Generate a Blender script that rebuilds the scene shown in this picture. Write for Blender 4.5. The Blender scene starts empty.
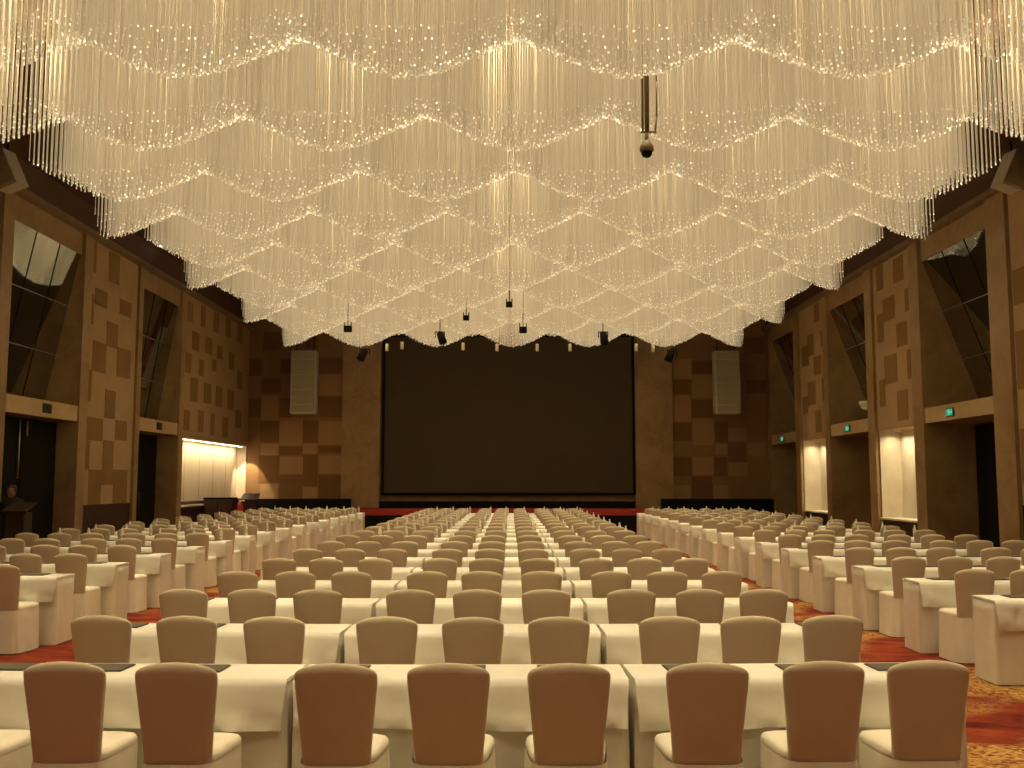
import bpy, math, random
from mathutils import Vector, Matrix
random.seed(7)
PI = math.pi
sc = bpy.context.scene
COL = sc.collection

# ------------------------------------------------------------------ camera
F_PX, VX, CAM_H = 995.0, 510.0, 1.82
PITCH = math.atan(98 / F_PX)
cam_d = bpy.data.cameras.new('camera')
cam_d.sensor_width = 36.0
cam_d.lens = 36.0 * F_PX / 1024
cam_d.clip_end = 200
cam = bpy.data.objects.new('camera', cam_d)
cam.location = (0, 0, CAM_H)
cam.rotation_euler = (PI / 2 + PITCH, 0, -math.atan((512 - VX) / F_PX))
COL.objects.link(cam)
sc.camera = cam
sc.view_settings.view_transform = 'Standard'
sc.view_settings.look = 'None'
sc.view_settings.gamma = 1.0
sc.view_settings.use_curve_mapping = False
sc.view_settings.exposure = 0.6

def pix(X, Y, Z):
    c, s = math.cos(PITCH), math.sin(PITCH)
    z = Y * c + (Z - CAM_H) * s
    u = (Z - CAM_H) * c - Y * s
    return (VX + F_PX * X / z, 384 - F_PX * u / z) if z > .05 else (9999, 9999)

# ------------------------------------------------------------------ materials
def new_mat(name):
    m = bpy.data.materials.new(name)
    m.use_nodes = True
    return m, m.node_tree, m.node_tree.nodes['Principled BSDF']

def lk(nt, a, b):
    nt.links.new(a, b)

def ramp(nt, fac, stops):
    r = nt.nodes.new('ShaderNodeValToRGB')
    e = r.color_ramp.elements
    while len(e) < len(stops):
        e.new(.5)
    for i, (p, c) in enumerate(stops):
        e[i].position = p
        e[i].color = (*c, 1)
    lk(nt, fac, r.inputs['Fac'])
    return r.outputs['Color']

def coords(nt, scale=(1, 1, 1), off=(0, 0, 0)):
    t = nt.nodes.new('ShaderNodeTexCoord')
    mp = nt.nodes.new('ShaderNodeMapping')
    mp.inputs['Scale'].default_value = scale
    mp.inputs['Location'].default_value = off
    lk(nt, t.outputs['Object'], mp.inputs['Vector'])
    return mp.outputs['Vector']

def noise(nt, vec, scale, detail=3, rough=.5, dist=0):
    n = nt.nodes.new('ShaderNodeTexNoise')
    n.inputs['Scale'].default_value = scale
    n.inputs['Detail'].default_value = detail
    n.inputs['Roughness'].default_value = rough
    n.inputs['Distortion'].default_value = dist
    lk(nt, vec, n.inputs['Vector'])
    return n.outputs['Fac']

def bump(nt, b, h, strength, dist=.01):
    n = nt.nodes.new('ShaderNodeBump')
    n.inputs['Strength'].default_value = strength
    n.inputs['Distance'].default_value = dist
    lk(nt, h, n.inputs['Height'])
    lk(nt, n.outputs['Normal'], b.inputs['Normal'])

def plain(name, col, rough=.6, metal=0.0, var=0.0, vscale=6, spec=.5, sheen=0.0, bmp=0.0, vs=(1, 1, 1), fold=0.0):
    m, nt, b = new_mat(name)
    b.inputs['Roughness'].default_value = rough
    b.inputs['Metallic'].default_value = metal
    b.inputs['Specular IOR Level'].default_value = spec
    v = coords(nt, vs)
    n = noise(nt, v, vscale, 4, .55)
    lo = tuple(c * (1 - var) for c in col)
    hi = tuple(min(1, c * (1 + var)) for c in col)
    lk(nt, ramp(nt, n, [(.3, lo), (.7, hi)]), b.inputs['Base Color'])
    if sheen:
        b.inputs['Sheen Weight'].default_value = sheen
    if fold:      # soft creases of hanging cloth
        fv = noise(nt, coords(nt, (1.5, 1.5, .9)), 2.4, 1, .4, .35)
        bump(nt, b, fv, fold, .06)
    if bmp:
        bump(nt, b, noise(nt, v, vscale * 20, 2), bmp)
    return m

def glow(name, col, strength, sample='AUTO', base=(.8, .8, .8), rough=.4):
    m, nt, b = new_mat(name)
    b.inputs['Base Color'].default_value = (*base, 1)
    b.inputs['Roughness'].default_value = rough
    b.inputs['Emission Color'].default_value = (*col, 1)
    b.inputs['Emission Strength'].default_value = strength
    m.cycles.emission_sampling = sample
    return m

M = {}
M['cloth'] = plain('cream_tablecloth_fabric', (.80, .78, .69), .75, var=.03, vscale=5, spec=.25, sheen=.1, fold=.4)
M['skirt'] = plain('cream_table_skirt_fabric', (.76, .72, .60), .8, var=.04, vscale=5, spec=.2, fold=.5)
M['cover'] = plain('cream_chair_fabric', (.76, .71, .58), .8, var=.04, vscale=6, spec=.2, fold=.3)
M['back'] = plain('tan_chair_back_fabric', (.58, .50, .355), .75, var=.04, vscale=5, spec=.25, sheen=.15)
M['pad'] = plain('dark_pad_leather', (.10, .085, .055), .55, var=.1, vscale=20)
M['pad_rim'] = plain('pad_edge_leather', (.04, .03, .02), .5)
M['tile_light'] = plain('light_wall_fabric', (.42, .29, .155), .85, var=.05, vscale=2, spec=.2)
M['tile_dark'] = plain('dark_wall_fabric', (.25, .148, .06), .85, var=.06, vscale=2, spec=.2)
M['tile_mid'] = plain('mid_wall_fabric', (.27, .155, .07), .85, var=.05, vscale=2, spec=.2)
M['tile_mid_light'] = plain('warm_wall_fabric', (.35, .215, .105), .85, var=.05, vscale=2, spec=.2)
M['tile_deep'] = plain('deep_wall_fabric', (.19, .10, .04), .85, var=.06, vscale=2, spec=.2)
M['black'] = plain('matte_black', (.008, .007, .005), .8, spec=.15)
M['dark'] = plain('dark_brown_paint', (.10, .048, .022), .7, var=.1, vscale=1)
M['wood_dark'] = plain('dark_red_wood', (.034, .011, .007), .45, var=.2, vscale=3, vs=(1, 1, 6))
M['wood_brown'] = plain('brown_wood', (.030, .017, .008), .5, var=.2, vscale=3, vs=(1, 1, 6))
M['lintel'] = plain('beige_lintel_stone', (.46, .33, .17), .6, var=.06, vscale=3)
M['screen'] = plain('dark_projection_fabric', (.088, .069, .041), .8, var=.02, vscale=1, spec=.2)
M['red'] = plain('red_stage_carpet', (.34, .045, .03), .9, var=.1, vscale=8, spec=.1)
M['grey'] = plain('grey_speaker_paint', (.50, .46, .37), .6, var=.03)
M['grey_mesh'] = plain('grey_speaker_mesh', (.36, .32, .22), .7, var=.08, vscale=40)
M['steel'] = plain('brushed_steel', (.5, .45, .36), .35, metal=.8)
M['bronze'] = plain('bronze_pole_paint', (.20, .15, .08), .5)
M['white_paint'] = plain('white_lamp_paint', (.75, .68, .5), .5)
M['ledge'] = plain('pale_ledge_stone', (.75, .68, .52), .4, var=.04)
M['niche'] = plain('pale_niche_panel', (.66, .55, .38), .55, var=.05, vscale=1.2, vs=(1, 1.5, .6))
M['onyx'] = plain('pale_onyx_stone', (.58, .52, .38), .4, var=.16, vscale=1.4, vs=(1, 1, .8))
M['suit'] = plain('black_suit_fabric', (.012, .012, .012), .8)
M['skin'] = plain('skin', (.24, .12, .08), .55)
M['hair'] = plain('dark_hair', (.02, .012, .01), .6)
M['red_can'] = plain('red_enamel', (.45, .02, .02), .4)
M['bottle'] = plain('pale_bottle_plastic', (.66, .62, .50), .25, var=.05, vscale=30)
M['bottle_label'] = plain('bottle_label_paper', (.55, .50, .36), .6)
M['bottle_cap'] = plain('bottle_cap_plastic', (.80, .78, .70), .4)
M['sign_green'] = glow('green_sign_light', (.03, .62, .34), .35, 'AUTO', (.01, .10, .06))
M['pale_green'] = glow('pale_green_sign_light', (.35, .9, .6), .35, 'NONE', (.2, .4, .3))
M['sign_case'] = plain('sign_case', (.05, .045, .03), .5)
M['sign_off'] = plain('unlit_sign_face', (.04, .035, .02), .3)
M['cove'] = glow('warm_strip_light', (1, .83, .55), 7)
M['lamp_lens'] = glow('warm_lamp_lens', (1, .83, .55), 6)
M['led'] = glow('violet_led', (.75, .55, 1.0), 5, 'NONE')
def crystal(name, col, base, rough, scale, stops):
    # each rod (or bead) has its own brightness, constant along its length; bead glitter is put in as emission
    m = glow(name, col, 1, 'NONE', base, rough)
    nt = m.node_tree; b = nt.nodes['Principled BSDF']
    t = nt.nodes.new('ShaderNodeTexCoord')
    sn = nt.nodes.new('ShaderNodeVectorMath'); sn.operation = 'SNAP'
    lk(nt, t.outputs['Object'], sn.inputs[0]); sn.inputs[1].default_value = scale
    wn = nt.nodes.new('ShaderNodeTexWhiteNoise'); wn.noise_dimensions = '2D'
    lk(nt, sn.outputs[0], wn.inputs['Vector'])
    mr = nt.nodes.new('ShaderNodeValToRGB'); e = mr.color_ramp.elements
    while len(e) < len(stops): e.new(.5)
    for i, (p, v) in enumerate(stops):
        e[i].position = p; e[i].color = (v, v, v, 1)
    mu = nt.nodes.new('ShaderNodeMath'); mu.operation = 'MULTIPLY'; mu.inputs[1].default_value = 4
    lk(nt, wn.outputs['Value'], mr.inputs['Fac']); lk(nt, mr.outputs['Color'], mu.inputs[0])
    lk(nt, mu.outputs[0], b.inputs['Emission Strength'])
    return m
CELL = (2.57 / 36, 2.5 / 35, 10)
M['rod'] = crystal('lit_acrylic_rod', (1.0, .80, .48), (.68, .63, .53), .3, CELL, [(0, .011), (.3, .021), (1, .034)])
M['bead'] = crystal('crystal_bead_glitter_glow', (1.0, .84, .54), (.9, .86, .76), .12, CELL, [(0, .016), (.5, .034), (.8, .095), (1, .33)])

def stone(name, c0, c1, c2, rough=.45):
    m, nt, b = new_mat(name)
    v = coords(nt)
    n = noise(nt, v, .9, 6, .6, 1.2)
    n2 = noise(nt, v, 7, 5, .65, .5)
    mx = nt.nodes.new('ShaderNodeMath'); mx.operation = 'MULTIPLY_ADD'
    lk(nt, n2, mx.inputs[0]); mx.inputs[1].default_value = .35
    lk(nt, n, mx.inputs[2])
    lk(nt, ramp(nt, mx.outputs[0], [(.42, c0), (.66, c1), (.9, c2)]), b.inputs['Base Color'])
    b.inputs['Roughness'].default_value = rough
    return m
M['stone'] = stone('brown_travertine', (.23, .14, .06), (.32, .205, .095), (.39, .27, .135))
M['stone_dark'] = stone('dark_brown_marble', (.13, .08, .034), (.21, .135, .065), (.29, .20, .10), .3)

def glass_mat():
    m, nt, b = new_mat('dark_mirror_glass')
    b.inputs['Base Color'].default_value = (.42, .42, .36, 1)
    b.inputs['Metallic'].default_value = 1
    b.inputs['Roughness'].default_value = .04
    return m
M['glass'] = glass_mat()

def carpet():
    m, nt, b = new_mat('red_gold_carpet')
    v = coords(nt)
    big = noise(nt, coords(nt, (.42, .62, 1), (3.7, 1.3, 0)), 1.0, 3, .55, .6)
    strk = noise(nt, coords(nt, (1.5, 3.6, 1)), 3.0, 3, .55, 5.0)
    red = ramp(nt, noise(nt, coords(nt, (.8, 2.2, 1)), 1.6, 4, .6, 1.0), [(.3, (.07, .010, .007)), (.5, (.20, .030, .014)), (.7, (.29, .065, .020))])
    gold = ramp(nt, strk, [(.36, (.11, .022, .008)), (.45, (.22, .075, .02)), (.52, (.42, .23, .065)), (.66, (.52, .33, .11))])
    fac = ramp(nt, big, [(.47, (0, 0, 0)), (.56, (1, 1, 1))])
    mx = nt.nodes.new('ShaderNodeMix'); mx.data_type = 'RGBA'
    lk(nt, fac, mx.inputs['Factor'])
    lk(nt, red, mx.inputs['A']); lk(nt, gold, mx.inputs['B'])
    lk(nt, mx.outputs['Result'], b.inputs['Base Color'])
    b.inputs['Roughness'].default_value = .95
    b.inputs['Specular IOR Level'].default_value = .1
    bump(nt, b, noise(nt, v, 160, 2), .4, .006)
    return m
M['carpet'] = carpet()

# ------------------------------------------------------------------ mesh helpers
class MB:
    def __init__(s):
        s.v, s.f, s.mi, s.sm, s.mats = [], [], [], [], []
    def m(s, mat):
        if mat not in s.mats:
            s.mats.append(mat)
        return s.mats.index(mat)
    def add(s, vs, fs, mat, smooth=False):
        b = len(s.v); k = s.m(mat)
        s.v += [tuple(p) for p in vs]
        for f in fs:
            s.f.append(tuple(b + i for i in f)); s.mi.append(k); s.sm.append(smooth)
    def box(s, x0, x1, y0, y1, z0, z1, mat):
        vs = [(x, y, z) for z in (z0, z1) for y in (y0, y1) for x in (x0, x1)]
        s.add(vs, [(0, 2, 3, 1), (4, 5, 7, 6), (0, 1, 5, 4), (2, 6, 7, 3), (0, 4, 6, 2), (1, 3, 7, 5)], mat)
    def bbox(s, x0, x1, y0, y1, z0, z1, mat, c=.01):
        # box with chamfered edges
        cx, cy, cz = (x0 + x1) / 2, (y0 + y1) / 2, (z0 + z1) / 2
        hx, hy, hz = (x1 - x0) / 2, (y1 - y0) / 2, (z1 - z0) / 2
        rings = []
        for z, k in ((-hz, c), (-hz + c, 0), (hz - c, 0), (hz, c)):
            a, b_ = hx - k, hy - k
            rings.append([(cx + p, cy + q, cz + z) for p, q in
                          ((-a + c, -b_), (a - c, -b_), (a, -b_ + c), (a, b_ - c), (a - c, b_), (-a + c, b_), (-a, b_ - c), (-a, -b_ + c))])
        s.loft(rings, mat, smooth=False)
    def loft(s, rings, mat, smooth=True, cap0=True, cap1=True):
        n = len(rings[0]); vs = [p for r in rings for p in r]; fs = []
        for i in range(len(rings) - 1):
            for j in range(n):
                a = i * n + j; b = i * n + (j + 1) % n
                fs.append((a, b, b + n, a + n))
        if cap0:
            fs.append(tuple(reversed(range(n))))
        if cap1:
            fs.append(tuple((len(rings) - 1) * n + j for j in range(n)))
        s.add(vs, fs, mat, smooth)
    def lathe(s, prof, mat, n=12, c=(0, 0, 0), smooth=True):
        s.loft([[(c[0] + r * math.cos(2 * PI * j / n), c[1] + r * math.sin(2 * PI * j / n), c[2] + z) for j in range(n)] for r, z in prof], mat, smooth)
    def tube(s, p, q, r, mat, n=8, r2=None):
        p, q = Vector(p), Vector(q); d = (q - p).normalized()
        u = d.orthogonal().normalized(); w = d.cross(u)
        r2 = r if r2 is None else r2
        s.loft([[tuple(o + (u * math.cos(2 * PI * j / n) + w * math.sin(2 * PI * j / n)) * rr) for j in range(n)] for o, rr in ((p, r), (q, r2))], mat, True)
    def prism(s, poly, d, mat):
        # polygon (3-D points) extruded along vector d
        n = len(poly); d = Vector(d)
        vs = [tuple(p) for p in poly] + [tuple(Vector(p) + d) for p in poly]
        fs = [tuple(range(n)), tuple(reversed(range(n, 2 * n)))] + [(i, (i + 1) % n, n + (i + 1) % n, n + i) for i in range(n)]
        s.add(vs, fs, mat)
    def mesh(s, name):
        me = bpy.data.meshes.new(name)
        me.from_pydata(s.v, [], s.f)
        for m in s.mats:
            me.materials.append(m)
        me.polygons.foreach_set('material_index', s.mi)
        me.polygons.foreach_set('use_smooth', s.sm)
        me.update()
        return me

def obj(name, me, parent=None, loc=(0, 0, 0), rz=0):
    if isinstance(me, MB):
        me = me.mesh(name)
    o = bpy.data.objects.new(name, me)
    o.location = loc
    o.rotation_euler = (0, 0, rz)
    COL.objects.link(o)
    if parent is not None:
        o.parent = parent
    return o

def tag(o, label=None, cat=None, group=None, kind=None):
    for k, v in (('label', label), ('category', cat), ('group', group), ('kind', kind)):
        if v:
            o[k] = v
    return o

def thing(name, label, cat, loc=(0, 0, 0), rz=0, group=None):
    o = bpy.data.objects.new(name, None)
    o.empty_display_size = .1
    o.location = loc
    o.rotation_euler = (0, 0, rz)
    COL.objects.link(o)
    return tag(o, label, cat, group)

def struct(name, mb, parent=None):
    o = obj(name, mb, parent)
    if parent is None:
        o['kind'] = 'structure'
    return o

ORD = ['first', 'second', 'third', 'fourth', 'fifth', 'sixth', 'seventh', 'eighth', 'ninth', 'tenth', 'eleventh', 'twelfth',
       'thirteenth', 'fourteenth', 'fifteenth', 'sixteenth', 'seventeenth', 'eighteenth', 'nineteenth', 'twentieth']

# ------------------------------------------------------------------ room
WL, WR, WB, CEIL = -10.55, 10.45, 40.0, 8.75
THK = 1.9
LP1 = [(24.57, 24.9, 7.1, 7.89), (25.69, 26.41, 7.08, 7.88), (24.92, 25.68, 6.32, 6.74), (24.62, 24.87, 5.77, 6.52), (26.52, 27.34, 6.34, 6.75), (25.74, 26.46, 5.36, 6.01), (24.9, 25.74, 4.62, 5.39), (26.47, 27.43, 4.65, 5.43), (24.6, 24.92, 3.84, 4.62), (25.79, 26.47, 3.48, 4.22), (24.65, 25.72, 2.87, 3.44), (26.54, 27.33, 2.94, 3.47), (24.66, 24.96, 2.13, 2.85), (25.79, 26.47, 2.14, 2.9), (24.98, 25.74, 1.24, 2.13), (26.55, 27.49, 1.2, 2.15), (25.72, 26.52, 1.74, 2.14)]
LP2 = [(32.64, 33.42, 6.19, 6.81), (34.1, 34.87, 6.26, 6.85), (32.03, 32.64, 5.37, 6.03), (33.43, 33.99, 5.41, 5.98), (32.62, 33.43, 4.48, 5.27), (34.07, 34.92, 4.54, 5.24), (35.45, 36.29, 4.53, 5.26), (36.95, 37.85, 4.51, 5.28), (32.04, 32.65, 3.49, 4.15), (33.54, 34.17, 3.51, 4.25), (34.95, 35.43, 3.45, 4.23), (36.39, 37.14, 3.47, 4.21), (33.52, 34.0, 7.11, 7.86), (34.99, 35.6, 7.16, 7.88), (36.46, 37.12, 7.2, 7.9), (38.07, 38.79, 7.2, 7.9), (32.1, 32.65, 7.06, 7.72), (35.5, 36.13, 6.25, 6.73), (37.03, 37.71, 6.05, 6.69), (34.94, 35.46, 5.74, 6.16), (38.2, 38.9, 5.4, 6.1), (38.1, 38.9, 3.9, 4.6)]
RP1 = [(25.93, 26.62, 7.17, 7.85), (27.36, 27.86, 7.2, 7.9), (25.5, 25.9, 6.27, 6.89), (26.61, 27.45, 6.24, 6.89), (27.45, 27.93, 5.72, 6.53), (25.83, 26.56, 5.42, 6.05), (26.6, 27.49, 4.51, 5.29), (25.5, 25.91, 4.5, 5.28), (27.51, 27.93, 3.91, 4.67), (25.95, 26.67, 3.45, 4.25)]
RP2 = [(33.82, 34.59, 6.17, 6.93), (32.7, 33.06, 6.33, 6.89), (33.08, 33.89, 5.44, 6.07), (34.43, 35.23, 5.88, 6.6), (33.79, 34.68, 4.46, 5.28), (32.7, 33.05, 4.51, 5.29), (33.26, 33.89, 3.49, 4.23), (34.72, 35.28, 4.22, 4.82), (33.16, 33.71, 7.23, 7.86)]
RP0 = [(18.9, 20.3, 5.45, 6.18), (18.9, 20.3, 3.7, 4.9), (18.9, 20.3, 1.86, 2.9)]
BLd = [(-10.55, -10.06, 6.09, 6.77), (-9.28, -8.8, 6.19, 6.77), (-10.05, -9.26, 5.4, 5.98), (-10.55, -10.02, 4.4, 5.19), (-9.29, -8.77, 4.4, 5.19), (-7.75, -6.8, 6.19, 6.83), (-7.72, -6.77, 4.4, 5.24), (-10.05, -9.27, 3.4, 4.24), (-8.33, -7.7, 3.4, 4.29), (-9.25, -8.31, 2.88, 3.25), (-7.68, -6.74, 2.99, 3.25), (-10.07, -9.23, 1.79, 2.88), (-8.29, -7.72, 1.63, 2.93), (-9.22, -8.28, 1.12, 2.1), (-7.66, -6.72, 1.12, 2.1), (-9.99, -9.25, 7.15, 7.89), (-8.3, -7.8, 7.2, 7.7)]
BLl = [(-9.27, -8.33, 3.25, 4.4), (-7.73, -6.79, 5.29, 6.14), (-7.7, -6.75, 3.3, 4.24), (-9.24, -8.3, 2.15, 2.83), (-9.98, -9.3, 2.88, 3.35), (-7.67, -6.73, 2.15, 2.88), (-9.99, -9.27, 1.12, 1.74), (-8.28, -7.7, 1.17, 1.63), (-10.02, -9.34, 4.29, 5.29), (-8.31, -7.74, 2.93, 3.35)]
BRd = [(7.35, 8.24, 6.19, 6.72), (6.6, 7.33, 5.35, 5.93), (7.32, 8.21, 4.4, 5.13), (6.57, 7.3, 3.46, 4.19), (8.24, 8.77, 3.4, 4.24), (9.54, 10.33, 5.4, 5.93), (8.75, 9.48, 2.62, 3.4), (6.55, 7.28, 2.05, 2.83), (8.18, 8.71, 2.05, 2.83), (7.26, 8.09, 1.12, 2.05), (9.5, 10.3, 7.0, 7.7)]
BRl = [(6.61, 7.35, 5.95, 6.77), (7.36, 8.23, 5.19, 6.14), (6.58, 7.29, 4.24, 5.31), (7.35, 8.21, 3.3, 4.35), (8.77, 9.5, 3.46, 3.98), (8.25, 8.72, 2.93, 3.35), (7.33, 8.16, 2.1, 2.83), (8.76, 9.52, 2.05, 2.59), (6.53, 7.21, 1.12, 1.69), (8.14, 8.72, 1.12, 1.69), (9.54, 10.27, 2.88, 3.4)]

b = MB(); b.box(-13, 13, -5, 42, -.12, 0, M['carpet']); struct('floor', b)
b = MB(); b.box(-13, 13, -5, 42, CEIL, CEIL + .12, M['dark']); struct('ceiling', b)

DO0, DO1 = 3.28, 3.66      # door head, lintel top
WT = 7.40                  # window top
def side_wall(sg, bays, niches, panels, X):
    """one mesh for the side wall: piers, heads over the bays, fabric panels with their tiles"""
    b = MB()
    out = X + sg * THK
    def bx(y0, y1, z0, z1, mat, d0=0.0, d1=THK):
        xs = sorted((X + sg * d0, X + sg * d1))
        b.box(xs[0], xs[1], y0, y1, z0, z1, mat)
    ys = -5.0
    cuts = sorted([(a, c, 'bay') for a, c in bays] + [(n[0], n[1], n) for n in niches], key=lambda t: t[0])
    for a, c, k in cuts:
        bx(ys, a, 0, CEIL, M['stone'])
        if k == 'bay':
            bx(a, c, DO1, WT, M['black'], 1.85)
            bx(a, a + .02, DO1, WT, M['stone'], .01)
            bx(c - .02, c, DO1, WT, M['stone'], .01)
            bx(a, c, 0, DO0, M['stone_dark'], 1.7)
            bx(a, c, WT, CEIL, M['stone'])
            bx(a, c, 0, DO0, M['black'], 1.6)             # lobby's darkness beyond the doorway, painted as a black wall
            bx(a, c, DO0, DO1, M['stone'], .0)
        else:
            z0, z1, dep = k[2:5]
            bx(a, c, 0, z0, M['wood_dark'], .02)
            bx(a, c, z1, CEIL, M['tile_light'])
            bx(a, c, z0, z1, M[k[5]], dep)
            if dep > .3:
                bx(c - .02, c + .001, z0, z1, M[k[5]], .01, dep)
                bx(a - .001, a + .02, z0, z1, M[k[5]], .01, dep)
        ys = c
    bx(ys, WB + 1, 0, CEIL, M['stone'])
    for (a, c, z0, z1, rects, base, dark) in panels:
        bx(a, c, z0, z1, M[base], -.025, 0)
        for (p, q, r, t) in rects:
            if t > z0 + .02 and r < z1:
                bx(max(p, a), min(q, c), max(r, z0), min(t, z1), M[dark], -.033, -.02)
    return b

bays_l = [(20.6, 24.12), (28.08, 31.42)]
bays_r = [(21.25, 24.88), (28.74, 32.2), (36.1, 39.5)]
nl = [(31.9, 39.95, 1.18, 3.27, .38, 'niche')]
nr = [(25.58, 28.15, .78, 3.27, .6, 'onyx'), (32.72, 35.5, .78, 3.27, .6, 'onyx')]
wl = side_wall(-1, bays_l, nl, [(24.6, 27.75, 1.25, 7.92, LP1, 'tile_light', 'tile_dark'), (31.9, 39.95, 3.3, 7.92, LP2, 'tile_light', 'tile_dark'),
                                (12.5, 20.1, 1.25, 7.92, [], 'tile_light', 'tile_dark')], WL)
wl.box(WL - .002, WL + .03, 24.6, 27.75, 0, 1.25, M['wood_dark'])
struct('wall_left', wl)
wr = side_wall(1, bays_r, nr, [(25.5, 28.15, 3.3, 7.92, RP1, 'tile_light', 'tile_dark'), (32.7, 35.5, 3.3, 7.92, RP2, 'tile_light', 'tile_dark'),
                               (18.85, 20.35, 1.35, 7.92, RP0, 'tile_light', 'tile_dark'), (12.0, 18.7, 1.35, 7.92, [], 'tile_light', 'tile_dark')], WR)
wr.box(WR - .03, WR + .002, 12.0, 20.35, 0, 1.35, M['black'])
wr.box(WR - .04, WR, 18.72, 18.83, 0, 7.92, M['black'])
struct('wall_right', wr)

# pilasters, one trim each
n_trim = 0
def trim(mb):
    global n_trim
    n_trim += 1
    return struct('trim_%d' % n_trim, mb)
for sg, X, spans in ((-1, WL, [(20.15, 20.6), (24.12, 24.58), (27.78, 28.08), (31.42, 31.86)]),
                     (1, WR, [(20.4, 21.25), (24.88, 25.5), (28.2, 28.74), (32.2, 32.68), (35.52, 36.1), (39.5, 39.98)])):
    for a, c in spans:
        b = MB()
        xs = sorted((X, X - sg * .09))
        b.box(xs[0], xs[1], a, c, 0, 7.93, M['stone'])
        trim(b)
    b = MB()                                                # cornice ledge
    xs = sorted((X, X - sg * .22))
    b.box(xs[0], xs[1], -5, WB, 7.93, 8.05, M['stone_dark'])
    xs = sorted((X, X - sg * .12))
    b.box(xs[0], xs[1], -5, WB, 8.05, 8.16, M['dark'])
    xs = sorted((X - sg * .0, X - sg * .03))
    b.box(xs[0], xs[1], -5, WB, 8.16, CEIL, M['dark'])
    trim(b)
    for a, c in (bays_l if sg < 0 else bays_r):             # lintel over each doorway
        b = MB()
        xs = sorted((X + sg * .2, X - sg * .05))
        b.box(xs[0], xs[1], a + .002, c - .002, DO0, DO1, M['lintel'])
        trim(b)

# back wall
b = MB()
b.box(-13, 13, WB, WB + .4, 0, CEIL, M['tile_mid'])
for rects, mat in ((BLd, 'tile_deep'), (BLl, 'tile_mid_light'), (BRd, 'tile_deep'), (BRl, 'tile_mid_light')):
    for (p, q, r, t) in rects:
        b.box(p, q, WB - .014, WB + .01, r, t, M[mat])
b.box(-5.2, 5.0, WB - .02, WB + .01, .6, CEIL, M['stone'])
struct('wall_back', b)
b = MB(); b.box(-13, 13, -5.3, -5, 0, CEIL, M['tile_light']); struct('wall_rear', b)
for a, c in ((-6.74, -5.2), (5.0, 6.52)):                   # stone piers beside the screen
    b = MB(); b.box(a, c, WB - .18, WB, 0, CEIL, M['stone']); trim(b)
for a, c in ((-10.5, -6.3), (6.0, 10.4)):                   # black wainscot
    b = MB()
    b.box(a, c, WB - .55, WB - .2, 0, 1.16, M['black'])
    trim(b)

# stage
b = MB()
b.box(-5.9, 5.6, 36.3, WB - .2, 0, .62, M['black'])
b.box(-5.9, 5.6, 36.26, WB - .2, .62, .80, M['red'])
b.box(-5.15, 4.95, WB - .6, WB - .15, .80, 1.06, M['black'])
struct('stage_floor', b)

# projection screen
t = thing('projection_screen', 'large dark projection screen filling the back wall above the red stage', 'screen', (0, WB - .2, 1.3))
b = MB()
for x0, x1, z0, z1 in ((-5.12, 5.0, 0, .1), (-5.12, 5.0, 6.35, 6.5), (-5.12, -5.02, 0, 6.5), (4.9, 5.0, 0, 6.5)):
    b.bbox(x0, x1, -.08, .12, z0, z1, M['black'], .01)
obj('screen_frame', b, t)
b = MB(); b.box(-5.02, 4.9, .0, .03, .1, 6.36, M['screen']); obj('screen_surface', b, t)

# ------------------------------------------------------------------ bay windows: mirror glass and marble slab
n_win = 0
def bay_window(sg, X, a, c, lean):
    """mirror glass leaning into the room: flush with the wall at the top, set back by `lean` at the sill"""
    global n_win
    n_win += 1
    root = bpy.data.objects.new('window_%d' % n_win, None)
    COL.objects.link(root)
    root['kind'] = 'structure'
    root.location = (X, a, DO1)
    w, h = c - a - .044, WT - DO1 - .004
    def P(y, z, d=0.0):
        return (sg * (.03 + lean * (1 - z / h)) - sg * d, .022 + y, z + .002)
    b = MB(); b.prism([P(0, 0), P(w, 0), P(w, h), P(0, h)], (sg * .025, 0, 0), M['glass']); obj('pane', b, root)
    for fz_ in (.33, .655):
        b = MB(); b.tube(P(0, h * fz_, .008), P(w, h * fz_, .008), .012, M['steel'], 6); obj('mullion', b, root)
    for fy in (.35, .68):
        b = MB(); b.tube(P(w * fy, 0, .006), P(w * fy, h, .006), .010, M['black'], 6); obj('mullion', b, root)
for i, (a, c) in enumerate(bays_l):
    bay_window(-1, WL, a, c, .74 if i == 0 else .58)
for i, (a, c) in enumerate(bays_r):
    bay_window(1, WR, a, c, 1.36)

# doors in the lobbies
n_door = 0
def door(sg, X, a, c, dep, lit):
    global n_door
    n_door += 1
    root = bpy.data.objects.new('door_%d' % n_door, None)
    COL.objects.link(root); root['kind'] = 'structure'
    root.location = (X + sg * dep, a, 0)
    w = c - a
    for k in range(2):
        y0 = .04 + k * w / 2
        b = MB(); b.bbox(-.03, .03, y0, y0 + w / 2 - .06, .02, DO0 - .04, M['black'], .01)
        leaf = obj('door_leaf', b, root)
        b = MB()
        yy = y0 + (w / 2 - .2 if k == 0 else .14)
        z0, z1 = ((1.9, 3.2) if k == 0 else (2.85, 3.2)) if lit else (.8, 1.5)  # on the lit door these bars imitate the light gap of an open leaf
        b.tube((-sg * .07, yy, z0), (-sg * .07, yy, z1), .022, M['steel'] if lit else M['sign_case'], 8)
        for zz in (z0 + .1, z1 - .1):
            b.tube((-sg * .07, yy, zz), (0, yy, zz), .012, M['steel'] if lit else M['sign_case'], 6)
        obj('door_handle', b, leaf)
for i, (a, c) in enumerate(bays_l):
    door(-1, WL, a, c, .45 if i == 0 else .6, i == 0)
for a, c in bays_r:
    door(1, WR, a, c, 1.2, False)

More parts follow.
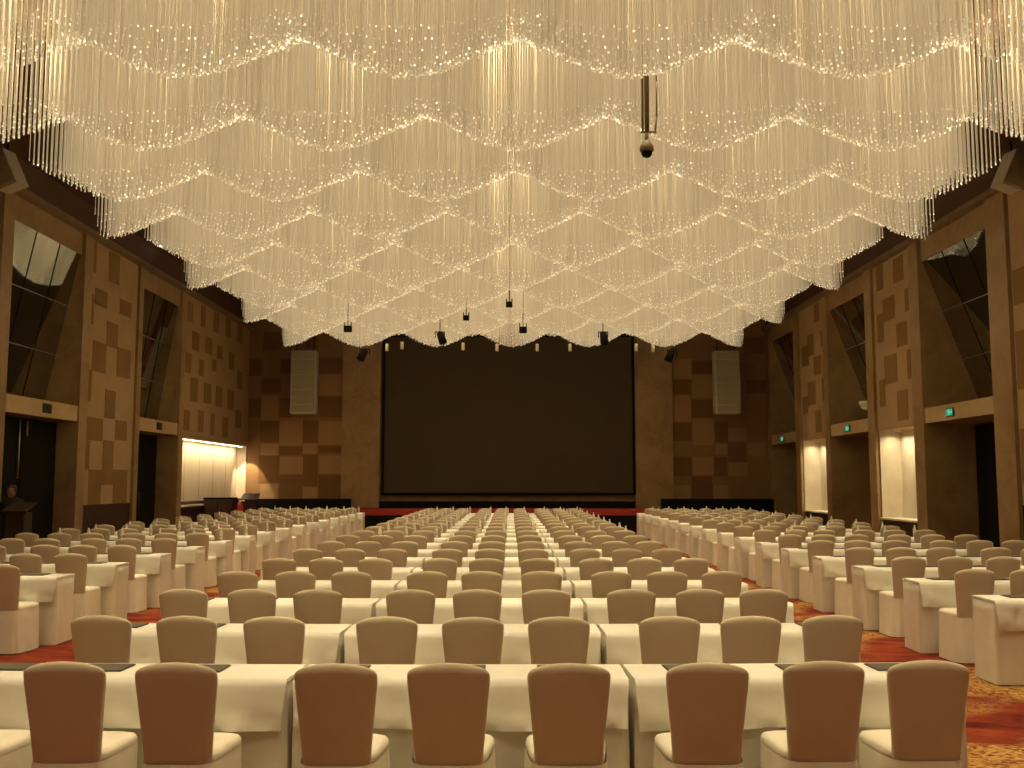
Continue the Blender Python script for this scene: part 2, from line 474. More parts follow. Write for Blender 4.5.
# niche ledges and lamps
b = MB(); b.box(WL - .37, WL + .1, 31.9, 35.3, 1.02, 1.08, M['ledge']); trim(b)
b = MB()
for k in range(1, 5):
    y = 31.9 + k * 8.1 / 5
    b.box(WL - .384, WL - .375, y - .012, y + .012, 1.2, 3.26, M['lintel'])
trim(b)
for a, c in ((25.58, 28.15), (32.72, 35.5)):
    b = MB(); b.box(WR - .06, WR + .59, a + .01, c - .01, .78, .83, M['ledge']); trim(b)

t = thing('cove_light', 'long glowing light strip along the top of the left wall niche', 'light strip', (WL - .14, 32.0, 3.2))
b = MB(); b.bbox(-.06, .06, 0, 7.7, .02, .07, M['white_paint'], .005); obj('light_housing', b, t)
b = MB(); b.box(-.045, .045, .03, 7.65, .005, .02, M['cove']); obj('light_diffuser', b, t)
def area_light(name, loc, sx, sy, power, col, rot=(0, 0, 0), spread=PI):
    d = bpy.data.lights.new(name, 'AREA')
    d.shape = 'RECTANGLE'; d.size = sx; d.size_y = sy; d.energy = power; d.color = col; d.spread = spread
    o = bpy.data.objects.new(name, d); o.location = loc; o.rotation_euler = rot
    COL.objects.link(o)
    return o
WARM = (1, .80, .52)
area_light('cove_lamp', (WL - .10, 35.75, 3.18), .08, 7.5, 62, WARM, (0, math.radians(12), 0), math.radians(150))
d = bpy.data.lights.new('niche_end_lamp', 'SPOT')
d.energy = 170; d.color = WARM; d.spot_size = math.radians(58); d.spot_blend = .25; d.shadow_soft_size = .03
o = bpy.data.objects.new('niche_end_lamp', d); o.location = (WL + .16, 39.3, 3.2)
o.rotation_euler = (math.radians(20), math.radians(2), 0)
COL.objects.link(o)
for k, (a, c) in enumerate(((25.58, 28.15), (32.72, 35.5))):
    y = c - .55
    t = thing('recessed_downlight', ['small recessed downlight in the nearer lit niche of the right wall', 'small recessed downlight in the farther lit niche of the right wall'][k],
              'downlight', (WR + .32, y, 3.2))
    b = MB(); b.lathe([(.07, .06), (.09, .06), (.09, 0), (.07, 0)], M['white_paint'], 16); obj('lamp_rim', b, t)
    b = MB(); b.lathe([(.001, .03), (.068, .03), (.068, .02), (.001, .02)], M['lamp_lens'], 16); obj('lamp_lens', b, t)
    area_light('niche_lamp', (WR + .3, (a + c) / 2, 3.17), .3, c - a - .3, 27, WARM, (0, 0, 0), math.radians(140))

# ------------------------------------------------------------------ chandelier
P_, S_ = 2.57, 2.5
NX, NY = 36, 35
CX, ZLOW, HB, ZBACK, ZTOP = .10, 6.38, .52, 7.75, 8.62
Y1 = 10.28 + S_ / 2
Y0 = .52                # distance from a scale's near edge to its lowest line
def fz(x, y):
    """underside of one scale: a rounded bowl front, lowest just behind the near edge, rising to the rear"""
    u = min(1, abs(x) / (P_ / 2))
    gx = .65 * u * u + .175 * (1 - math.cos(PI * u))
    d = y + S_ / 2
    if d < Y0:
        v = 1 - d / Y0
        gy = 1 - math.sqrt(max(0, 1 - v * v * .97))
        return ZLOW + HB * (1 - (1 - gx) * (1 - gy))
    t = (d - Y0) / (S_ - Y0)
    lip = ZLOW + HB * gx
    return lip + (ZBACK - lip) * t ** 1.3
ICO = None
def ico():
    import bmesh
    bm = bmesh.new()
    bmesh.ops.create_icosphere(bm, subdivisions=1, radius=1)
    r = ([v.co.copy() for v in bm.verts], [tuple(v.index for v in f.verts) for f in bm.faces])
    bm.free()
    return r
IV, IF = ico()
def cluster(x0, x1):
    """rods of one dome cell with x in x0..x1 (cell centre at 0): (rods, beads)"""
    rv, rf, bv, bf = [], [], [], []
    rr, br = .0062, .0118
    for i in range(NX):
        xc = -P_ / 2 + (i + .5) * P_ / NX
        if not x0 <= xc <= x1:
            continue
        for j in range(NY):
            x = xc + (j % 2 - .5) * .5 * P_ / NX     # every other rank is set half a step over
            y = -S_ / 2 + (j + .5) * S_ / NY
            z = fz(x, y) + random.uniform(-.034, .034)
            x += random.uniform(-.008, .008); y += random.uniform(-.008, .008)
            n = len(rv)
            rv += [(x + rr * dx, y + rr * dy, zz) for zz in (z + .01, ZTOP) for dx, dy in ((1, 0), (0, 1), (-1, 0), (0, -1))]
            rf += [(n + k, n + (k + 1) % 4, n + 4 + (k + 1) % 4, n + 4 + k) for k in range(4)]
            n = len(bv)
            bv += [(x + v.x * br, y + v.y * br, z + v.z * br * 1.25) for v in IV]
            bf += [(n + a, n + b_, n + c_) for a, b_, c_ in IF]
    out = []
    for nm, v, f, m in (('rod_cluster', rv, rf, M['rod']), ('crystal_beads', bv, bf, M['bead'])):
        me = bpy.data.meshes.new(nm); me.from_pydata(v, [], f); me.materials.append(m)
        me.polygons.foreach_set('use_smooth', [True] * len(f)); me.update()
        out.append(me)
    return out
ch = thing('chandelier', 'vast cream chandelier of hanging crystal rods in scalloped domes covering the ceiling', 'chandelier', (CX, Y1, ZTOP))
KINDS = {'full': cluster(-9, 9), 'l': cluster(-9, 0), 'r': cluster(0, 9)}
N0, N1 = -3, 11          # rows of domes, row 1 is the first in view; unseen earlier rows are added for more light
b = MB()
b.bbox(-7.8, 7.8, (N0 - 1) * S_ - S_ / 2, (N1 - 2) * S_ + S_ / 2, -.02, .10, M['tile_mid'], .02)
obj('mounting_frame', b, ch)
for n in range(N0, N1):
    even = n % 2 == 0
    for i in range(-3, 4):
        if even:
            kind = 'r' if i == -3 else 'l' if i == 3 else 'full'
            x = i * P_
        else:
            if i == 3:
                continue
            kind = 'full'; x = (i + .5) * P_
        rods, beads = KINDS[kind]
        xl = x + (.65 if kind == 'r' else -.65 if kind == 'l' else 0)
        area_light('chandelier_lamp', (CX + xl, Y1 + (n - 1) * S_, ZTOP - .06), 1.2 if kind == 'full' else .6, 1.2, 66 if kind == 'full' else 33, (1, .80, .48), (0, 0, 0), math.radians(110))
        o = obj('rod_cluster', rods, ch, (x, (n - 1) * S_, -ZTOP)); o['kind'] = 'stuff'
        q = obj('crystal_beads', beads, o); q['kind'] = 'stuff'

# ------------------------------------------------------------------ chairs
def lerp(tab, z):
    for (a, p), (c, q) in zip(tab, tab[1:]):
        if z <= c:
            return p + (q - p) * (z - a) / (c - a)
    return tab[-1][1]
def sup(t, e):
    c = math.cos(t)
    return math.copysign(abs(c) ** e, c)
def chair_meshes():
    HW = [(.40, .163), (.50, .169), (.62, .179), (.75, .192), (.84, .2010), (.88, .2025), (.905, .2005), (.92, .194), (.93, .182), (.936, .165), (.94, .13)]
    HT = [(.40, .034), (.60, .033), (.80, .028), (.88, .026), (.905, .024), (.92, .020), (.93, .015), (.936, .010), (.94, .004)]
    zs = [.40, .45, .50, .56, .62, .68, .75, .80, .84, .88, .895, .905, .913, .92, .925, .93, .933, .936, .938, .94]
    rings = []
    N = 40
    for z in zs:
        hw, ht = lerp(HW, z), lerp(HT, z)
        cy = -.085 * (z - .42) / .5
        k = max(0, min(1, (z - .80) / .14))
        r = []
        for j in range(N):
            t = 2 * PI * j / N
            x = hw * sup(t, .45)
            y = ht * sup(t - PI / 2, .7)
            r.append((x, cy + y + .016 * (x / .2) ** 2, z - .034 * k * k * (x / .2) ** 2 + .007 * k))
        rings.append(r)
    b = MB(); b.loft(rings, M['back']); back = b.mesh('backrest')
    def rr(hw0, hw1, y0, y1, z, e=.38, n=56, wave=0.0, ph=0.0):
        # rounded rectangle, hw0 half width at the rear (y0), hw1 at the front (y1)
        cy, hy = (y0 + y1) / 2, (y1 - y0) / 2
        out = []
        for j in range(n):
            t = 2 * PI * j / n
            v = sup(t - PI / 2, e); u = sup(t, e)
            w = hw0 + (hw1 - hw0) * (v + 1) / 2
            k = 1 + wave * (math.sin(9 * t + ph) * .6 + math.sin(17 * t + 1.3 + ph) * .4 - .4)
            out.append((u * w * k, cy + v * hy * k, z))
        return out
    b = MB()
    b.loft([rr(.176, .214, -.005, .425, .43), rr(.178, .220, -.005, .433, .455), rr(.177, .218, -.004, .431, .475), rr(.168, .208, .004, .42, .490),
            rr(.150, .182, .03, .392, .500), rr(.10, .11, .10, .32, .506)], M['cover'])
    seat = b.mesh('seat')
    b = MB()
    rg = []
    for k in range(11):
        f = k / 10
        z = .452 - .442 * f
        w = .030 * f ** 1.2
        rg.append(rr(.182 + .052 * f, .221 + .022 * f, -.046 - .028 * f, .436 + .006 * f, z, .40 + .08 * f, 72, w, .4))
    b.loft(list(reversed(rg)), M['cover'], True, False, False)
    skirt = b.mesh('skirt')
    return back, seat, skirt
C_BACK, C_SEAT, C_SKIRT = chair_meshes()
chair0 = thing('banquet_chair', 'chair', 'chair')
obj('backrest', C_BACK, chair0)['label'] = 'tan fabric chair back'
obj('seat', C_SEAT, chair0)['label'] = 'cream seat cover'
obj('skirt', C_SKIRT, chair0)['label'] = 'cream floor-length chair skirt'
used = {'chair': False, 'table': False, 'cloth': False, 'pad': False, 'bottle': False}

def copy_thing(root, loc, rz):
    r = root.copy(); COL.objects.link(r)
    r.location = loc; r.rotation_euler = (0, 0, rz)
    for c in list(root.children):
        d = c.copy(); COL.objects.link(d); d.parent = r
        for g in list(c.children):
            e = g.copy(); COL.objects.link(e); e.parent = d
    return r
def place(root, key, loc, rz, label, group):
    if used[key]:
        o = copy_thing(root, loc, rz)
    else:
        o = root; used[key] = True
        o.location = loc; o.rotation_euler = (0, 0, rz)
    o['label'] = label; o['group'] = group
    return o

# ------------------------------------------------------------------ tables
TL, TD, TZ = .908, .222, .752
def table_meshes():
    b = MB(); b.bbox(-TL + .02, TL - .02, -TD + .015, TD - .015, TZ - .03, TZ - .004, M['wood_brown'], .005)
    top = b.mesh('tabletop')
    b = MB(); rings = []
    per = []
    NL, ND = 44, 12
    for i in range(NL): per.append((-TL + 2 * TL * i / NL, -TD))
    for i in range(ND): per.append((TL, -TD + 2 * TD * i / ND))
    for i in range(NL): per.append((TL - 2 * TL * i / NL, TD))
    for i in range(ND): per.append((-TL, TD - 2 * TD * i / ND))
    for k in range(8):
        f = k / 7
        z = (TZ - .006) * (1 - f) + .008 * f
        r = []
        for (x, y) in per:
            side = abs(abs(y) - TD) < 1e-6
            a = (.009 * math.sin(x * 17) + .008 * math.sin(x * 31 + 1)) * f if side else (.016 * math.sin(y * 25 + 1)) * f
            nx = 0 if side and abs(x) < TL - .001 else math.copysign(1, x)
            ny = math.copysign(1, y) if side else 0
            fl = .004 * f + (.006 * f if nx else 0)
            r.append((x + nx * min(.007, fl + a * (0 if side else .4)) - nx * .004, y + ny * (a * .8 - .006 + .002 * f), z))
        rings.append(r)
    b.loft(list(reversed(rings)), M['skirt'], True, False, True)
    return top, b.mesh('table_skirt')
T_TOP, T_SKIRT = table_meshes()
table0 = thing('banquet_table', 'table', 'table')
obj('tabletop', T_TOP, table0)
obj('table_skirt', T_SKIRT, table0)['label'] = 'cream floor-length table skirt'

def cloth_mesh(seed):
    rnd = random.Random(seed)
    ph = [rnd.uniform(0, 6) for _ in range(6)]
    b = MB(); NXc = 60
    rows = []
    prof = []   # (y, z, drop 0..1, side)
    D = .262
    for k in range(7):
        f = 1 - k / 6
        prof.append((-1, f))
    nodes = []
    for s_, f in [(-1, 1 - k / 7) for k in range(8)]:
        nodes.append((s_, f))
    top = [(-TD - .002) + (2 * TD + .004) * k / 8 for k in range(1, 8)]
    def drop(x, s_, f):
        e = abs(x) / TL
        fold = max(0, (e - .80) / .20)
        w = .007 * math.sin(13 * x + ph[0]) + .006 * math.sin(29 * x + ph[1] + 4 * f) + .008 * math.sin(11 * (x + .9 * f * s_) + ph[2]) + .004 * math.sin(37 * (x - .6 * f) + ph[5])
        y = s_ * (TD + .012 + (.010 + w * (.35 + .65 * f)) * f + .014 * fold * f * math.sin(PI * f * .9) + .004 * min(1, f * 8))
        z = TZ + .004 - D * f * (1 + .03 * math.sin(5 * x + ph[2])) - .006 * fold * f * math.sin(ph[3])
        xx = x - math.copysign(.016 * f * fold ** 2 * (1 + .5 * math.sin(ph[4])), x)
        return (xx, y, z)
    for i in range(NXc + 1):
        x = -TL + 2 * TL * i / NXc
        col = []
        for s_, f in nodes:
            col.append(drop(x, s_, f) if f > 0 else (x, -TD - .004, TZ + .0035))
        for y in top:
            col.append((x, y, TZ + .005))
        for s_, f in reversed(nodes):
            col.append(drop(x, 1, f) if f > 0 else (x, TD + .004, TZ + .0035))
        rows.append(col)
    n = len(rows[0])
    vs = [p for c in rows for p in c]
    fs = [(i * n + j, (i + 1) * n + j, (i + 1) * n + j + 1, i * n + j + 1) for i in range(NXc) for j in range(n - 1)]
    b.add(vs, fs, M['cloth'], True)
    # short end hems
    for xe, sgn in ((-TL, -1), (TL, 1)):
        p = [(xe, y, TZ + .0045) for y in [-TD - .002] + top + [TD + .002]]
        q = [(xe + sgn * .003, y, TZ - .010) for y in [-TD - .002] + top + [TD + .002]]
        m = len(p)
        fs = [(i, i + 1, m + i + 1, m + i) for i in range(m - 1)]
        b.add(p + q, fs if sgn < 0 else [tuple(reversed(f)) for f in fs], M['cloth'], True)
    return b.mesh('tablecloth')
CLOTHS = [cloth_mesh(s) for s in (1, 5, 9, 14)]

def pad_mesh():
    b = MB()
    b.bbox(-.15, .15, -.105, .105, 0, .006, M['pad_rim'], .002)
    b.bbox(-.143, .143, -.098, .098, .006, .0085, M['pad'], .001)
    return b.mesh('desk_pad')
PAD = pad_mesh()
def bottle_mesh():
    b = MB()
    b.lathe([(.022, 0), (.031, .004), (.032, .06), (.030, .075), (.032, .09)], M['bottle'], 14)
    b.lathe([(.0325, .06), (.0325, .115)], M['bottle_label'], 14)
    b.lathe([(.032, .09), (.032, .14), (.027, .165), (.016, .19), (.013, .20), (.013, .212)], M['bottle'], 14)
    b.lathe([(.016, .205), (.016, .225), (.014, .228)], M['bottle_cap'], 12)
    return b.mesh('water_bottle')
BOTTLE = bottle_mesh()

def in_frame(X, Y, z0, z1, r):
    ps = [pix(X + dx, Y, z) for dx in (-r, r) for z in (z0, z1)]
    xs = [p[0] for p in ps]; ys = [p[1] for p in ps]
    return Y > .5 and max(xs) > 0 and min(xs) < 1024 and max(ys) > 0 and min(ys) < 768

PITCHY = 1.668
Zc = TZ + .0062
def table_set(block, row_name, x, y, tname, seats, pads, bottles, arc=0.0):
    """one table with its cloth, chairs on the camera side, pads or bottles. seats: [(x, seat name)]"""
    j = random.uniform
    y0 = y
    bend = lambda X: arc * (X + .265) ** 2
    y = y0 + bend(x)
    slope = math.atan(2 * arc * (x + .265))
    x += .002 * (1 if slope > .02 else -1 if slope < -.02 else 0)
    if in_frame(x, y - .2, 0, .76, TL):
        ang = slope + math.radians(j(-.12, .12))
        place(table0, 'table', (x, y, 0), ang, 'skirted table, %s, %s, %s' % (block, row_name, tname), 'skirted tables in the ' + block)
        c = obj('tablecloth', random.choice(CLOTHS), None, (x, y, 0), ang)
        tag(c, 'cream cloth on table, %s, %s, %s' % (block, row_name, tname), 'tablecloth', 'top cloths in the ' + block)
    for k, (sx, sname) in enumerate(seats):
        cy = y0 + bend(sx) * (1.6 if arc > .007 else 1) - .71
        sx *= cy / (y0 - .71)
        if in_frame(sx, cy, 0, .95, .2):
            place(chair0, 'chair', (sx + j(-.012, .012) * (arc < .01), cy + j(-.03, .0), 0), slope * .6 + math.radians(j(-1.6, 1.6)),
                  'covered chair, %s, %s, %s' % (block, row_name, sname), 'covered chairs in the ' + block)
        if pads:
            px_ = sx + pads[k] + j(-.015, .015)
            if in_frame(px_, y, .76, .77, .12):
                o = obj('desk_pad', PAD, None, (px_, y0 + bend(px_) + .055 + j(-.01, .015), Zc), slope + math.radians(j(-1.5, 1.5)))
                tag(o, 'dark desk pad, %s, %s, %s' % (block, row_name, sname.replace('chair', 'place')), 'desk pad', 'desk pads in the ' + block)
        if bottles:
            bx_ = sx + .17 + j(-.04, .04)
            if in_frame(bx_, y, .76, .98, .03):
                o = obj('water_bottle', BOTTLE, None, (bx_, y + .05 + j(-.04, .06), Zc), j(0, 6))
                tag(o, 'small water bottle, %s, %s, %s' % (block, row_name, sname.replace('chair', 'place')), 'bottle', 'water bottles in the ' + block)

TX = (-2.105, -.265, 1.575)
SEATS_1 = [(-2.68, -2.162, -1.614), (-.84, -.30, .293), (.967, 1.529, 2.027)]
SEATS_2 = [(-2.66, -2.10, -1.53), (-.80, -.24, .31), (1.035, 1.57, 2.10)]
ARC = [.009, .009, .0065]
SEATS = [(-2.67, -2.12, -1.565), (-.815, -.27, .31), (1.0, 1.55, 2.08)]
for k in range(18):
    y = 5.745 + PITCHY * k
    row = '%s row from the camera' % ORD[k]
    for i in range(3):
        nm = ['left of three', 'middle of three', 'right of three'][i]
        S3 = SEATS_1 if k == 0 else SEATS_2 if k == 1 else SEATS
        seats = [(S3[i][q], '%s seat from left' % ORD[i * 3 + q]) for q in range(3)]
        pads = [(-.17, -.16, -.15), (-.12, 0, .02), (.06, .15, .17)][i] if y < 17.4 else None
        table_set('centre block', row, TX[i], y, nm, seats, pads, y > 18, ARC[k] if k < 3 else .006)
for blk, ys, edge, sg in (('left block', 11.56, -5.08, -1), ('right block', 9.34, 4.37, 1)):
    n = 0
    for k in range(-1, 18):
        y = ys + PITCHY * k
        if y > 35.2 or (k < 0 and blk == 'left block'):
            continue
        c0 = edge + sg * TL
        first_x = [(edge + sg * (.34 + .555 * q)) for q in range(3)]
        if not (in_frame(c0, y - .2, 0, .76, TL) or in_frame(first_x[0], y - .71, 0, .95, .2)):
            continue
        row = '%s row from the camera' % ORD[n]
        n += 1
        for i in range(2):
            x = edge + sg * (TL + 1.84 * i)
            nm = ['table next to the aisle', 'table next to the wall'][i]
            seats = [(edge + sg * (.34 + .555 * q + 1.84 * i), '%s seat from aisle' % ORD[i * 3 + q]) for q in range(3)]
            pads = (sg * .05,) * 3 if y < 19 else None
            table_set(blk, row, x, y, nm, seats, pads, y > 17.8)

# ------------------------------------------------------------------ hung fixtures
def big_speaker(x, label):
    t = thing('hanging_speaker', label, 'speaker', (x, 38.5, 4.46))
    b = MB(); b.bbox(-.5, .5, -.05, .45, 0, 2.46, M['grey'], .03); obj('cabinet', b, t)
    b = MB()
    for k in range(8):
        b.bbox(-.44, .44, -.075, -.045, .06 + k * .295, .06 + k * .295 + .27, M['grey_mesh'], .008)
    obj('grille', b, t)
    b = MB()
    for s_ in (-.35, .35):
        b.tube((s_, .2, 2.44), (s_, .2, CEIL - 4.47), .015, M['black'], 6)
    obj('cable', b, t)
big_speaker(-8.03, 'tall grey loudspeaker hanging left of the projection screen')
big_speaker(8.46, 'tall grey loudspeaker hanging right of the projection screen')

def corner_speaker(sg, label):
    t = thing('wall_speaker', label, 'speaker', (sg * 10.22, 19.5, 8.05))
    b = MB()
    b.prism([(-sg * .42, -.2, -.30), (-sg * .17, -.32, .36), (sg * .22, -.05, .36), (sg * .1, .05, -.38)], (0, .5, .05), M['grey'])
    obj('cabinet', b, t)
    b = MB()
    b.prism([(-sg * .40, -.225, -.27), (-sg * .17, -.335, .33), (sg * .19, -.085, .33), (sg * .075, .005, -.33)], (0, .03, 0), M['grey_mesh'])
    obj('grille', b, t)
    b = MB(); b.tube((0, .2, .3), (0, .2, CEIL - 8.07), .02, M['black'], 6); obj('bracket', b, t)
corner_speaker(-1, 'grey angled loudspeaker high in the corner of the left wall')
corner_speaker(1, 'grey angled loudspeaker high in the corner of the right wall')

def can_light(x, y, z, size, tilt, label):
    t = thing('spotlight', label, 'spotlight', (x, y, z))
    b = MB()
    d = Vector((math.sin(tilt), -.25, -1)).normalized()
    a = Vector((0, 0, .06)) * size; e = a + d * .42 * size
    b.tube(a, e, .13 * size, M['black'], 14, .15 * size)
    obj('lamp_housing', b, t)
    b = MB()
    b.tube((-.17 * size, 0, .1 * size), (-.17 * size, 0, -.12 * size), .018 * size, M['black'], 6)
    b.tube((.17 * size, 0, .1 * size), (.17 * size, 0, -.12 * size), .018 * size, M['black'], 6)
    b.tube((-.17 * size, 0, .1 * size), (.17 * size, 0, .1 * size), .018 * size, M['black'], 6)
    b.tube((0, 0, .1 * size), (0, 0, 8.56 - z), .014, M['black'], 6)
    obj('yoke', b, t)
for x, y, z, s_, tl, lb in ((-2.17, 30.5, 6.36, .85, .35, 'black tilted spotlight hanging below the chandelier, upper left of the screen'),
                            (2.88, 30.5, 6.36, .85, .12, 'black tilted spotlight hanging below the chandelier, upper right of the screen'),
                            (-5.21, 35.5, 6.48, .95, -.5, 'black spotlight hanging at the upper left corner of the screen'),
                            (5.83, 35.5, 6.45, .95, -.5, 'black spotlight hanging at the upper right corner of the screen')):
    can_light(x, y, z, s_, tl, lb)
def small_box_light(x, y, z, sz, label):
    t = thing('box_spotlight', label, 'spotlight', (x, y, z))
    b = MB(); b.bbox(-.10 * sz, .10 * sz, -.08, .08, -.16 * sz, 0, M['black'], .012); obj('lamp_housing', b, t)
    b = MB()
    for s_ in (-.085, .085):
        b.tube((s_ * sz, 0, -.02), (s_ * sz, 0, .10 * sz), .014, M['black'], 6)
    b.tube((0, 0, .0), (0, 0, 8.56 - z), .012, M['black'], 6)
    obj('bracket', b, t)
for x, y, z, sz, lb in ((-4.61, 28, 6.24, 1.1, 'small black box light below the chandelier above the left screen corner'),
                        (.37, 28, 6.21, 1.1, 'small black box light below the chandelier above the screen middle'),
                        (-1.16, 26, 6.2, .8, 'tiny dark box light among chandelier beads, above and left of the screen middle'),
                        (-.02, 24, 6.2, .8, 'tiny dark box light among chandelier beads, highest above the screen middle')):
    small_box_light(x, y, z, sz, lb)
for k, (x, z) in enumerate(((-4.35, 6.57), (-3.82, 6.64), (-1.66, 6.61), (-.46, 6.57), (.96, 6.57), (2.12, 6.57), (4.46, 6.57), (5.06, 6.54))):
    t = thing('tube_downlight', 'slim white tube light under the chandelier rear edge, %s from left' % ORD[k], 'downlight', (x, 34.9, z), 0, 'tube lights at the chandelier rear edge')
    b = MB(); b.lathe([(.01, .12), (.052, .11), (.056, .08), (.056, -.14), (.046, -.145), (.044, -.11), (.01, -.11)], M['white_paint'], 14); obj('lamp_tube', b, t)
    b = MB(); b.tube((0, 0, .1), (0, 0, 8.56 - z), .012, M['black'], 6); obj('stem', b, t)

t = thing('hanging_camera', 'bronze dome camera on a long pole hanging from the chandelier', 'camera', (1.64, 11.6, 5.74))
b = MB(); b.tube((.005, 0, .26), (.02, 0, 2.8), .030, M['bronze'], 10); b.tube((-.045, 0, .28), (-.035, 0, 2.8), .014, M['bronze'], 8); obj('pole', b, t)
b = MB(); b.lathe([(.01, .16), (.035, .16), (.05, .13), (.082, .09), (.086, .03), (.07, .02)], M['bronze'], 18); b.lathe([(.02, .27), (.025, .18)], M['steel'], 10); b.tube((-.07, 0, .265), (.12, 0, .265), .014, M['bronze'], 8); obj('camera_housing', b, t)
b = MB(); b.lathe([(.068, .025), (.064, -.012), (.046, -.038), (.02, -.05), (.003, -.053)], M['black'], 18); obj('camera_dome', b, t)
b = MB()
pts = [(.105, 0, .28), (.125, 0, .45), (.13, 0, .9), (.11, 0, 1.3), (.08, 0, 1.6), (.045, 0, 1.75)]
for p, q in zip(pts, pts[1:]):
    b.tube(p, q, .010, M['bronze'], 6)
obj('cable', b, t)

t = thing('ceiling_light', 'tiny violet light on the dark ceiling beside the chandelier left edge', 'light', (-10.2, 28.6, CEIL))
b = MB(); b.lathe([(.10, -.001), (.10, -.06), (.07, -.06)], M['black'], 16); obj('lamp_rim', b, t)
b = MB(); b.lathe([(.069, -.05), (.06, -.075), (.02, -.09), (.002, -.092)], M['led'], 14); obj('lamp_lens', b, t)

# exit signs on the lintels
def sign(sg, X, y, z, lit, label):
    t = thing('exit_sign', label, 'exit sign', (X - sg * .06, y, z))
    b = MB(); b.bbox(-.03, .03, -.19, .19, -.105, .105, M['sign_case'], .008); obj('sign_case', b, t)
    b = MB(); x = -sg * .031
    b.box(min(x, x - sg * .004), max(x, x - sg * .004), -.165, .165, -.08, .08, M['sign_green'] if lit else M['sign_off'])
    f = obj('sign_face', b, t)
    if lit:
        b = MB(); x0 = x - sg * .004
        def bar(y0, z0, y1, z1, r=.009):
            b.tube((x0 - sg * .003, y0, z0), (x0 - sg * .003, y1, z1), r, M['pale_green'], 6)
        bar(.0, .01, .02, .035, .014); bar(.0, .01, -.03, -.02); bar(-.03, -.02, -.06, -.02); bar(.0, .0, .03, -.03); bar(.03, -.03, .02, -.06)
        bar(.02, .035, .055, .015); bar(.02, .035, -.015, .03); bar(.03, .055, .031, .057, .013)
        bar(-.14, 0, -.09, 0); bar(-.14, 0, -.12, .02); bar(-.14, 0, -.12, -.02)
        obj('running_figure', b, f)
for y, lb in ((23.4, 'green lit exit sign over the nearest doorway of the right wall'), (30.55, 'green lit exit sign over the middle doorway of the right wall'),
              (37.9, 'green lit exit sign over the farthest doorway of the right wall')):
    sign(1, WR, y, 3.46, True, lb)
for y, lb in ((22.5, 'dark unlit sign over the nearest doorway of the left wall'), (29.75, 'dark unlit sign over the farther doorway of the left wall')):
    sign(-1, WL, y, 3.48, False, lb)

# small wall camera in the middle right bay
t = thing('wall_camera', 'small white camera dome in the middle window bay of the right wall', 'camera', (WR + .06, 29.3, 4.1))
b = MB(); b.lathe([(.16, .10), (.19, .08), (.19, 0), (.16, -.03)], M['white_paint'], 16); obj('camera_housing', b, t)
b = MB(); b.lathe([(.155, -.03), (.13, -.10), (.07, -.15), (.005, -.165)], M['white_paint'], 16); obj('camera_dome', b, t)

# ------------------------------------------------------------------ furniture along the left wall
t = thing('side_cabinet', 'low dark cabinet against the left wall below the lit niche', 'cabinet', (-9.98, 34.55, 0))
b = MB(); b.bbox(-.50, .48, -.26, .26, 0, 1.24, M['wood_dark'], .015); obj('body', b, t)
b = MB(); b.bbox(-.52, .51, -.29, .29, 1.24, 1.29, M['black'], .012); obj('top', b, t)
for k in range(2):
    b = MB(); b.bbox(-.46 + k * .46, -.03 + k * .46, -.28, -.26, .12, 1.18, M['wood_dark'], .006); d = obj('door', b, t)
    b = MB(); xx = -.09 + k * .16; b.tube((xx, -.30, .6), (xx, -.30, .78), .01, M['steel'], 6); obj('handle', b, d)
t = thing('lectern', 'dark red lectern beside the low dark cabinet, near the back wall', 'lectern', (-9.18, 35.4, 0))
b = MB(); b.bbox(-.24, .24, -.2, .2, .06, 1.2, M['wood_dark'], .015); obj('body', b, t)
b = MB(); b.prism([(-.29, -.26, 1.17), (-.29, .24, 1.37), (-.29, .24, 1.42), (-.29, -.26, 1.22)], (.58, 0, 0), M['wood_dark']); obj('top', b, t)
b = MB(); b.bbox(-.28, .28, -.24, .24, 0, .06, M['black'], .01); obj('base', b, t)
t = thing('red_canister', 'small red canister between the low dark cabinet and the lectern', 'canister', (-9.30, 34.5, 0))
b = MB(); b.lathe([(.10, .0), (.105, .02), (.105, 1.0), (.08, 1.08), (.04, 1.12), (.035, 1.14)], M['red_can'], 18); obj('body', b, t)
b = MB(); b.lathe([(.04, 1.14), (.045, 1.18), (.02, 1.2)], M['white_paint'], 10); b.bbox(-.02, .16, -.02, .02, 1.16, 1.2, M['white_paint'], .005); obj('spout', b, t)

# person in dark clothes and small lectern by the first doorway on the left
t = thing('lectern', 'small brown lectern in the dark doorway of the left wall', 'lectern', (-9.70, 19.85, 0))
b = MB(); b.bbox(-.18, .18, -.17, .17, 0, 1.22, M['wood_brown'], .012); obj('body', b, t)
b = MB(); b.prism([(-.24, -.24, 1.22), (-.24, .2, 1.38), (-.24, .2, 1.42), (-.24, -.24, 1.26)], (.48, 0, 0), M['wood_brown']); obj('top', b, t)

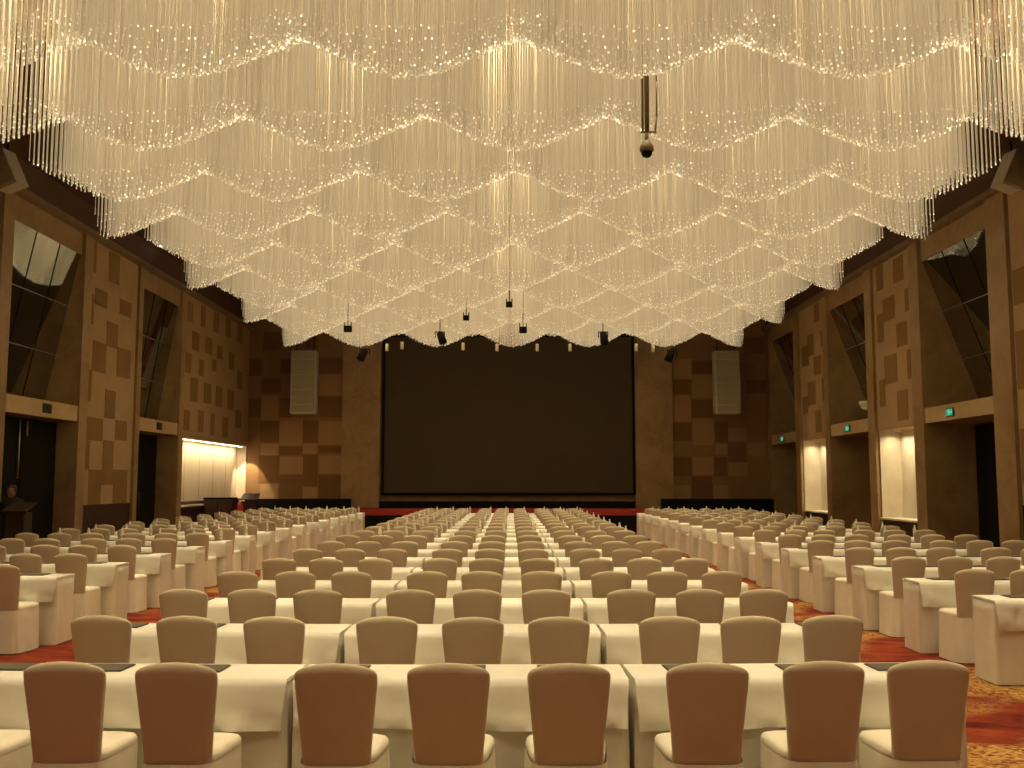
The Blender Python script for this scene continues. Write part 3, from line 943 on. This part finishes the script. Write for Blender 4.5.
def skinned(name, verts, edges, radii, mat, parent, sub=2, root=0):
    me = bpy.data.meshes.new(name)
    me.from_pydata(verts, edges, [])
    me.materials.append(mat)
    o = bpy.data.objects.new(name, me); COL.objects.link(o)
    o.parent = parent
    sk = o.modifiers.new('skin', 'SKIN'); sk.use_smooth_shade = True
    for i, v in enumerate(me.skin_vertices[0].data):
        r = radii[i]
        v.radius = r if isinstance(r, tuple) else (r, r)
        v.use_root = i == root
    ss = o.modifiers.new('sub', 'SUBSURF'); ss.levels = sub; ss.render_levels = sub
    return o
p = thing('person', 'person in dark clothes standing by the doorway at far left', 'person', (-10.13, 20.4, 0), math.radians(8))
V = [(0, 0, .95), (0, .0, 1.12), (0, .01, 1.32), (0, .01, 1.45), (0, 0, 1.53), (0, -.02, 1.62), (0, -.02, 1.71),
     (.19, .01, 1.41), (.25, .02, 1.16), (.24, -.08, .94), (-.19, .01, 1.41), (-.25, .02, 1.16), (-.24, -.08, .94),
     (.10, 0, .88), (.105, -.01, .48), (.11, .02, .08), (.12, -.13, .04), (-.10, 0, .88), (-.105, -.01, .48), (-.11, .02, .08), (-.12, -.13, .04)]
E_ = [(0, 1), (1, 2), (2, 3), (3, 4), (4, 5), (5, 6), (3, 7), (7, 8), (8, 9), (3, 10), (10, 11), (11, 12), (0, 13), (13, 14), (14, 15), (15, 16), (0, 17), (17, 18), (18, 19), (19, 20)]
R_ = [(.17, .12), (.155, .11), (.175, .115), (.12, .09), (.055, .055), (.075, .09), (.07, .085), .07, .052, .036, .07, .052, .036, .095, .065, .05, .04, .095, .065, .05, .04]
body = skinned('body', V, E_, R_, M['suit'], p)
b = MB(); b.lathe([(.02, -.125), (.055, -.11), (.074, -.05), (.078, .0), (.076, .05), (.06, .085), (.02, .1)], M['skin'], 18, (0, -.055, 1.63)); b.lathe([(.004, -.02), (.016, -.018), (.010, .02), (.002, .03)], M['skin'], 8, (0, -.137, 1.62))
obj('face', b, p)
b = MB(); b.lathe([(.085, -.03), (.094, .02), (.088, .07), (.06, .108), (.01, .122)], M['hair'], 18, (0, -.03, 1.64)); obj('hair', b, p)
for s_ in (-1, 1):
    b = MB()
    hx, hy, hz = s_ * .24, -.09, .92
    b.loft([[(hx + a * .022 * k, hy + c * .038 * k, hz - zz) for a, c in ((-1, -.8), (-1, .8), (1, .8), (1, -.8))] for zz, k in ((-.02, .7), (.02, 1), (.08, 1), (.095, .8))], M['skin'])
    for q in range(4):
        L = (.062, .075, .07, .055)[q]
        y0 = hy - .028 + q * .0187
        b.tube((hx, y0, hz - .085), (hx - s_ * .004, y0 - .003, hz - .085 - L * .55), .0085, M['skin'], 6, .008)
        b.tube((hx - s_ * .004, y0 - .003, hz - .085 - L * .55), (hx - s_ * .018, y0 - .004, hz - .085 - L), .008, M['skin'], 6, .006)
    b.tube((hx, hy - .035, hz - .03), (hx - s_ * .008, hy - .062, hz - .085), .010, M['skin'], 6, .007)
    obj('hand', b, p)

# world: closed room, no outside light
w = bpy.data.worlds.new('world'); sc.world = w
w.use_nodes = True
w.node_tree.nodes['Background'].inputs['Color'].default_value = (0, 0, 0, 1)
